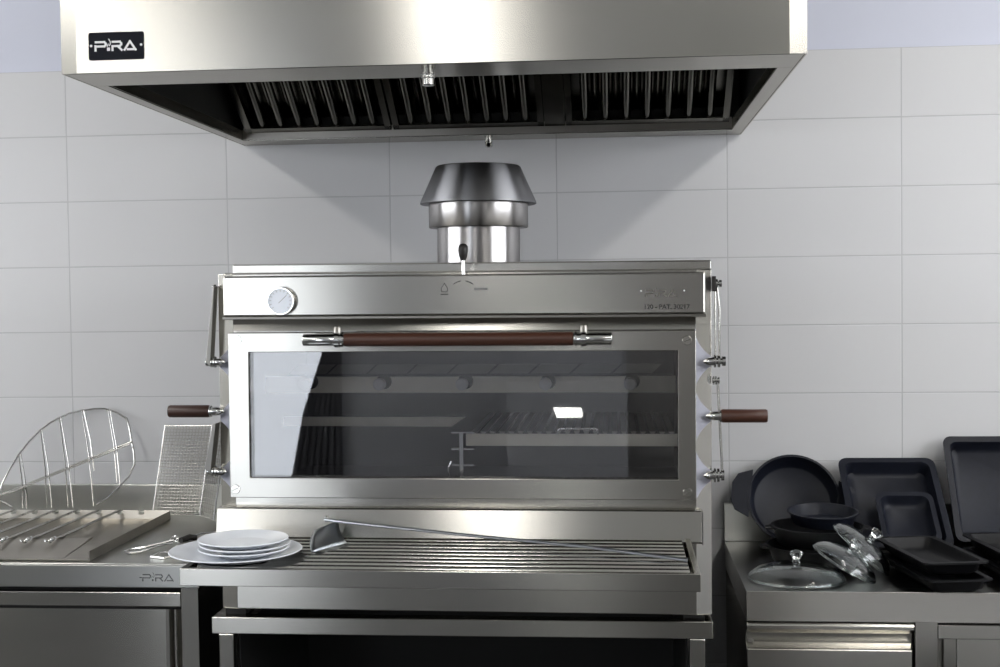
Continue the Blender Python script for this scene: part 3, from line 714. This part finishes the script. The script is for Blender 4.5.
# rectangular wire mesh basket standing on end against the wall
mb = thing('mesh_basket', 'rectangular fine wire mesh basket standing on end between rack and oven', 'basket', (.40, -.1, LZ))
def grid(bm, O, U, V, nu, nv, r=.0013):
    O, U, V = Vector(O), Vector(U), Vector(V)
    for i in range(nu+1): tube(bm, [O+U*i/nu, O+U*i/nu+V], r, 5)
    for j in range(nv+1): tube(bm, [O+V*j/nv, O+V*j/nv+U], r, 5)
    return bm
zb = LZ+.004
A = (.272, -.075, zb); Uf = (.150, -.012, 0); Vf = (.028, .050, .262)
def frame_bm(O, U, V, r):
    O, U, V = Vector(O), Vector(U), Vector(V); return tube(BM(), [O, O+U, O+U+V, O+V], r, 6, closed=True)
mf = obj('front_mesh', grid(BM(), A, Uf, Vf, 15, 28), 'mesh', mb, smooth=True)
obj('frame_wire', frame_bm(A, Uf, Vf, .0028), 'wire', mf, smooth=True)
B_ = Vector(A)+Vector(Uf); Us = (.068, -.080, 0)
ms = obj('side_mesh', grid(BM(), B_, Us, Vf, 7, 20), 'mesh', mb, smooth=True)
obj('frame_wire', frame_bm(B_, Us, Vf, .0028), 'wire', ms, smooth=True)


# small things by the plates
tg = thing('wire_tongs', 'small steel wire tongs lying on the left worktop, beside the mesh basket', 'tongs', (.46, -.58, LZ))
z = LZ+.004
obj('arm', tube(BM(), [(.405, -.640, z), (.425, -.655, z), (.445, -.640, z), (.475, -.590, z+.004), (.500, -.555, z+.006)], .0032, 8), 'chrome', tg, smooth=True)
obj('arm', tube(BM(), [(.405, -.640, z), (.412, -.615, z+.002), (.440, -.600, z+.004), (.500, -.545, z+.012)], .0032, 8), 'chrome', tg, smooth=True)
obj('spring', tube(BM(), [(.500+.008*math.cos(a), -.545+a*.0012, z+.012+.008*math.sin(a)) for a in [k*.6 for k in range(26)]], .0022, 6), 'chrome', tg, smooth=True)
rc = thing('wire_ring_clip', 'bent steel wire loop lying beside the dinner plate', 'clip', (.52, -.66, LZ))
lp = [(.497, -.700), (.505, -.665), (.520, -.635), (.560, -.625), (.575, -.650), (.567, -.690), (.535, -.715)]
obj('loop', tube(BM(), [(x, y, LZ+.004+.003*(i % 2)) for i, (x, y) in enumerate(lp)], .0032, 8, closed=True), 'chrome', rc, smooth=True)
obj('shank', tube(BM(), [(.567, -.665, LZ+.005), (.600, -.640, LZ+.006), (.625, -.630, LZ+.006)], .003, 8), 'chrome', rc, smooth=True)
sp = thing('serving_tongs', 'steel serving tongs with a dark hinge, behind the dinner plate', 'tongs', (.56, -.46, LZ))
obj('arm', tube(BM(), [(.500, -.52, LZ+.008), (.54, -.44, LZ+.014), (.60, -.42, LZ+.014)], .006, 10, flat=.5), 'chrome', sp, smooth=True)
obj('arm', tube(BM(), [(.520, -.53, LZ+.006), (.56, -.50, LZ+.006), (.62, -.47, LZ+.006)], .006, 10, flat=.5), 'iron', sp, smooth=True)
obj('hinge', tube(BM(), [(.515, -.53, LZ+.012), (.530, -.50, LZ+.016), (.545, -.49, LZ+.012)], .008, 10), 'plastic', sp, smooth=True)

# plates
def plate_bm(r, h):
    return lathe(BM(), [(0, .003), (r*.50, .003), (r*.52, 0), (r*.56, 0), (r*.58, .003), (r*.97, h-.002), (r, h), (r*.985, h+.002), (r*.60, .006), (r*.55, .0055), (0, .0055)], None, 64)
pb = obj('dinner_plate', plate_bm(.142, .017), 'porcelain', smooth=True); pb.location = (.850, -1.150, 1.0268)
tag(pb, 'large white dinner plate under the small plates on the oven front shelf', 'plate')
p0 = None
for i, (dx, dy, lab) in enumerate(((0, 0, 'lowest of the three small white plates stacked on the dinner plate'), (.004, -.002, 'middle of the three small white plates stacked on the dinner plate'), (-.002, .002, 'topmost of the three small white plates stacked on the dinner plate'))):
    if p0 is None: o = p0 = obj('side_plate', plate_bm(.097, .014), 'porcelain', smooth=True)
    else: o = p0.copy(); COL.objects.link(o)
    o.location = (.868+dx, -1.150+dy, 1.0345+i*.0095); tag(o, lab, 'plate', 'small plates stacked on the dinner plate')

# ember rake
er = thing('ember_rake', 'long steel ember rake lying across the front shelf bars', 'rake', (1.0, -1.0, 1.03))
hp = [(1.000, -.950, 1.074), (1.10, -.985, 1.070), (1.35, -1.035, 1.056), (1.60, -1.090, 1.045), (1.812, -1.165, 1.0335)]
obj('handle', tube(BM(), hp, [.0055, .0052, .005, .005, .0055], 12, flat=.7), 'rake', er, smooth=True)
bm = BM(); rows = []
A_, B2, C_, D_ = Vector((.984, -.985, 1.056)), Vector((1.030, -.935, 1.069)), Vector((1.005, -1.105, 1.030)), Vector((1.060, -1.000, 1.030))
for i in range(9):
    v = i/8; row = []
    for j in range(7):
        u = j/6; p = (A_*(1-u)+B2*u)*(1-v)+(C_*(1-u)+D_*u)*v
        row.append(bm.verts.new(p+Vector((-.012, -.02, .010))*(4*v*(1-v))*.4))
    rows.append(row)
for a, b in zip(rows, rows[1:]):
    for j in range(6): bm.faces.new((a[j], a[j+1], b[j+1], b[j]))
bl = obj('blade', bm, 'rake', er, smooth=True); s = bl.modifiers.new('thick', 'SOLIDIFY'); s.thickness = .002; s.offset = 0
obj('rivet', lathe(BM(), [(.005, 0), (.005, .003), (0, .005)], T(1.004, -.950, 1.0785), 12), 'chrome', er, smooth=True)

# ------------------------------------------------------------------ pans on the right worktop
def lean(xc, ytop, ztop, ybot, zbot, yaw=0):
    """matrix: local y runs up the slope from the bottom edge, local z faces the room"""
    up = Vector((0, ytop-ybot, ztop-zbot)).normalized(); xx = Vector((1, 0, 0)); nn = xx.cross(up)
    m = Matrix((xx, up, nn)).transposed().to_4x4(); return m, Vector((xc, ybot, zbot)), math.hypot(ytop-ybot, ztop-zbot)
def leaning_pan(name, label, cat, w, h, xc, yt, zt, yb, zb, r=.03, rim=.014, group=None):
    m, o, L = lean(xc, yt, zt, yb, zb)
    bm = pan(w, L, h, rim=rim, r=r); bm.transform(T(0, L/2, -h))
    ob = obj(name, bm, 'enamel', smooth=True); ob.matrix_world = Matrix.Translation(o) @ m
    tag(ob, label, cat, group); return ob
leaning_pan('roasting_pan', 'middle-sized dark rectangular pan leaning on the wall, left of the largest one', 'pan', .272, .050, 2.443, -.048, 1.100, -.290, .888, r=.022)
leaning_pan('baking_dish', 'small dark rectangular dish leaning inside the middle-sized pan', 'pan', .158, .038, 2.468, -.158, 1.018, -.292, .902, r=.022, rim=.010)
leaning_pan('roasting_pan', 'largest dark rectangular pan leaning on the wall at the right edge', 'pan', .53, .050, 2.868, -.050, 1.162, -.205, .888, r=.018)

# round casserole leaning on the wall with two ear handles
def round_pan_bm(R, h, t=.004, rim=.006):
    return lathe(BM(), [(0, 0), (R*.84, 0), (R*.88, .004), (R-.003, h-.004), (R+rim*.4, h-.003), (R+rim*.4, h), (R-t, h), (R*.88-t, .008), (R*.84-t, t), (0, t)], None, 56)
def ears(bm, R, z, w=.042, out=.034, sides=(-1, 1)):
    for s in sides:
        pts = [(s*(R-.008), -w), (s*(R+out*.7), -w*.75), (s*(R+out), -w*.35), (s*(R+out), w*.35), (s*(R+out*.7), w*.75), (s*(R-.008), w)]
        prism(bm, pts, lambda p: (p[0], p[1], z), lambda p: (p[0], p[1], z+.006))
    return bm
m, o, L = lean(2.176, -.045, 1.099, -.150, .880)
cs = thing('round_casserole', 'round dark pan with ear handles leaning on the wall', 'pan', tuple(o+m.to_3x3() @ Vector((0, L/2, -.052))), m @ Matrix.Rotation(math.radians(-8), 4, 'Z'))
obj('bowl', round_pan_bm(.130, .052), 'enamel', cs, world=False, smooth=True)
for s in (-1, 1): obj('ear_handle', ears(BM(), .130, .044, .072, .048, (s,)), 'enamel', cs, world=False, bevel=.001)
# stack of round pans
def round_stack(R, h, x, y, z, tilt, label, nm, ear=True, mat='enamel_black'):
    t = thing(nm, label, 'pan', (x, y, z), Matrix.Rotation(math.radians(tilt), 4, 'X'), 'round pans stacked on the right worktop')
    obj('bowl', round_pan_bm(R, h), mat, t, world=False, smooth=True)
    for s in (-1, 1) if ear else (): obj('ear_handle', ears(BM(), R, h-.010, .030, .018, (s,)), mat, t, world=False, bevel=.001)
round_stack(.134, .046, 2.210, -.290, .8505, 0, 'widest black round pan at the bottom of the round stack', 'round_pan')
round_stack(.124, .050, 2.214, -.285, .8975, 0, 'black round pan in the middle of the round stack', 'round_pan')
round_stack(.093, .034, 2.228, -.280, .9525, 4, 'smallest dark round pan on top of the round stack', 'round_pan', False, 'enamel')

# flat rectangular dishes stacked near the worktop edge
def flat_dish(w, d, h, x, y, z, rz, label, cat='pan', mat='enamel_black', tiltx=0, grp='rectangular dishes stacked flat on the right worktop'):
    ob = obj('baking_dish', pan(w, d, h, rim=.012, r=.020), mat, smooth=True)
    ob.matrix_world = T(x, y, z) @ Matrix.Rotation(rz, 4, 'Z') @ Matrix.Rotation(tiltx, 4, 'X'); tag(ob, label, cat, grp); return ob
flat_dish(.165, .345, .036, 2.468, -.515, .8506, .15, 'lower of two black oblong dishes sticking out over the worktop edge')
flat_dish(.165, .345, .036, 2.462, -.492, .8880, .17, 'upper of two black oblong dishes by the glass lids')
flat_dish(.27, .36, .036, 2.745, -.440, .8506, .08, 'lower black dish beneath the glass lid at the right edge')
flat_dish(.27, .36, .036, 2.748, -.436, .8880, .11, 'upper black dish carrying the glass lid at the right edge')

# glass lids
def lid(R, mw, label, knob=True):
    t = thing('glass_lid', label, 'lid', (0, 0, 0)); t.matrix_world = mw; W[t] = mw; tag(t, group='glass lids on the right worktop')
    pr = [(R, 0), (R*.97, .008), (R*.8, .020), (R*.5, .030), (R*.2, .034), (0, .035)]
    outp = [(R+.001, .0)]+[(r, z+.0035) for r, z in pr[:-1]]+[(0, .0385)]
    bm = lathe(BM(), pr[::-1]+outp, None, 48, caps=False); bmesh.ops.remove_doubles(bm, verts=bm.verts, dist=1e-5)
    obj('dome', bm, 'lid', t, world=False, smooth=True)
    obj('rim_bead', tube(BM(), [(R*math.cos(a), R*math.sin(a), .001) for a in [k*2*PI/48 for k in range(48)]], .003, 8, closed=True), 'lid', t, world=False, smooth=True)
    if knob: obj('knob', lathe(BM(), [(0, .0390), (.010, .0392), (.008, .048), (.012, .054), (.0165, .060), (.015, .067), (.008, .070), (0, .0705)], None, 14), 'lid', t, world=False)
lid(.120, T(2.124, -.520, .8545), 'clear glass lid lying flat nearest the worktop corner')
lid(.086, axis((2.234, -.570, .902), (.50, -.06, .86)), 'clear glass lid tilted over the flat one, in the middle of the lids')
lid(.090, axis((2.292, -.480, .918), (.66, -.08, .74)), 'clear glass lid tilted steeply, next to the oblong dishes')
lid(.085, T(2.775, -.40, .9275), 'clear glass lid lying on the dishes at the right edge')

# the oven sits a touch lower on its right-hand feet; what lies on its shelf follows
lean_m = T(1.45, 0, .842) @ Matrix.Rotation(.0045, 4, 'Y') @ T(-1.45, 0, -.842)
for o in COL.objects:
    if o.parent is None and (o == oven or o == er or o.name.split('.')[0] in ('dinner_plate', 'side_plate')):
        o.matrix_world = lean_m @ (W[o] if o in (oven, er) else Matrix.Translation(o.location))

# ------------------------------------------------------------------ world, camera, view
w = bpy.data.worlds.new('World'); sc.world = w; w.use_nodes = True
w.node_tree.nodes['Background'].inputs[0].default_value = (.5, .55, .6, 1); w.node_tree.nodes['Background'].inputs[1].default_value = .3
yaw, pitch, roll = .088, .0323, .0125
sy, cy_, sp_, cp = math.sin(yaw), math.cos(yaw), math.sin(pitch), math.cos(pitch)
fwd = Vector((-sy*cp, cy_*cp, -sp_)); right = Vector((cy_, sy, 0)); down = fwd.cross(right)
r2 = math.cos(roll)*right+math.sin(roll)*down; d2 = -math.sin(roll)*right+math.cos(roll)*down
cam = bpy.data.cameras.new('camera'); co = bpy.data.objects.new('camera', cam); COL.objects.link(co)
co.matrix_world = Matrix.Translation((1.6661, -3.8574, 1.5936)) @ Matrix((r2, -d2, -fwd)).transposed().to_4x4()
cam.sensor_fit = 'HORIZONTAL'; cam.sensor_width = 36; cam.lens = 1294.6*36/1000; cam.clip_start = .05
sc.camera = co
sc.view_settings.view_transform = 'Standard'; sc.view_settings.look = 'None'; sc.view_settings.gamma = 1; sc.view_settings.use_curve_mapping = False
sc.view_settings.exposure = 0
sc.cycles.use_denoising = True
sc.cycles.max_bounces = 10; sc.cycles.glossy_bounces = 6; sc.cycles.transmission_bounces = 10; sc.cycles.caustics_reflective = False; sc.cycles.sample_clamp_indirect = 6
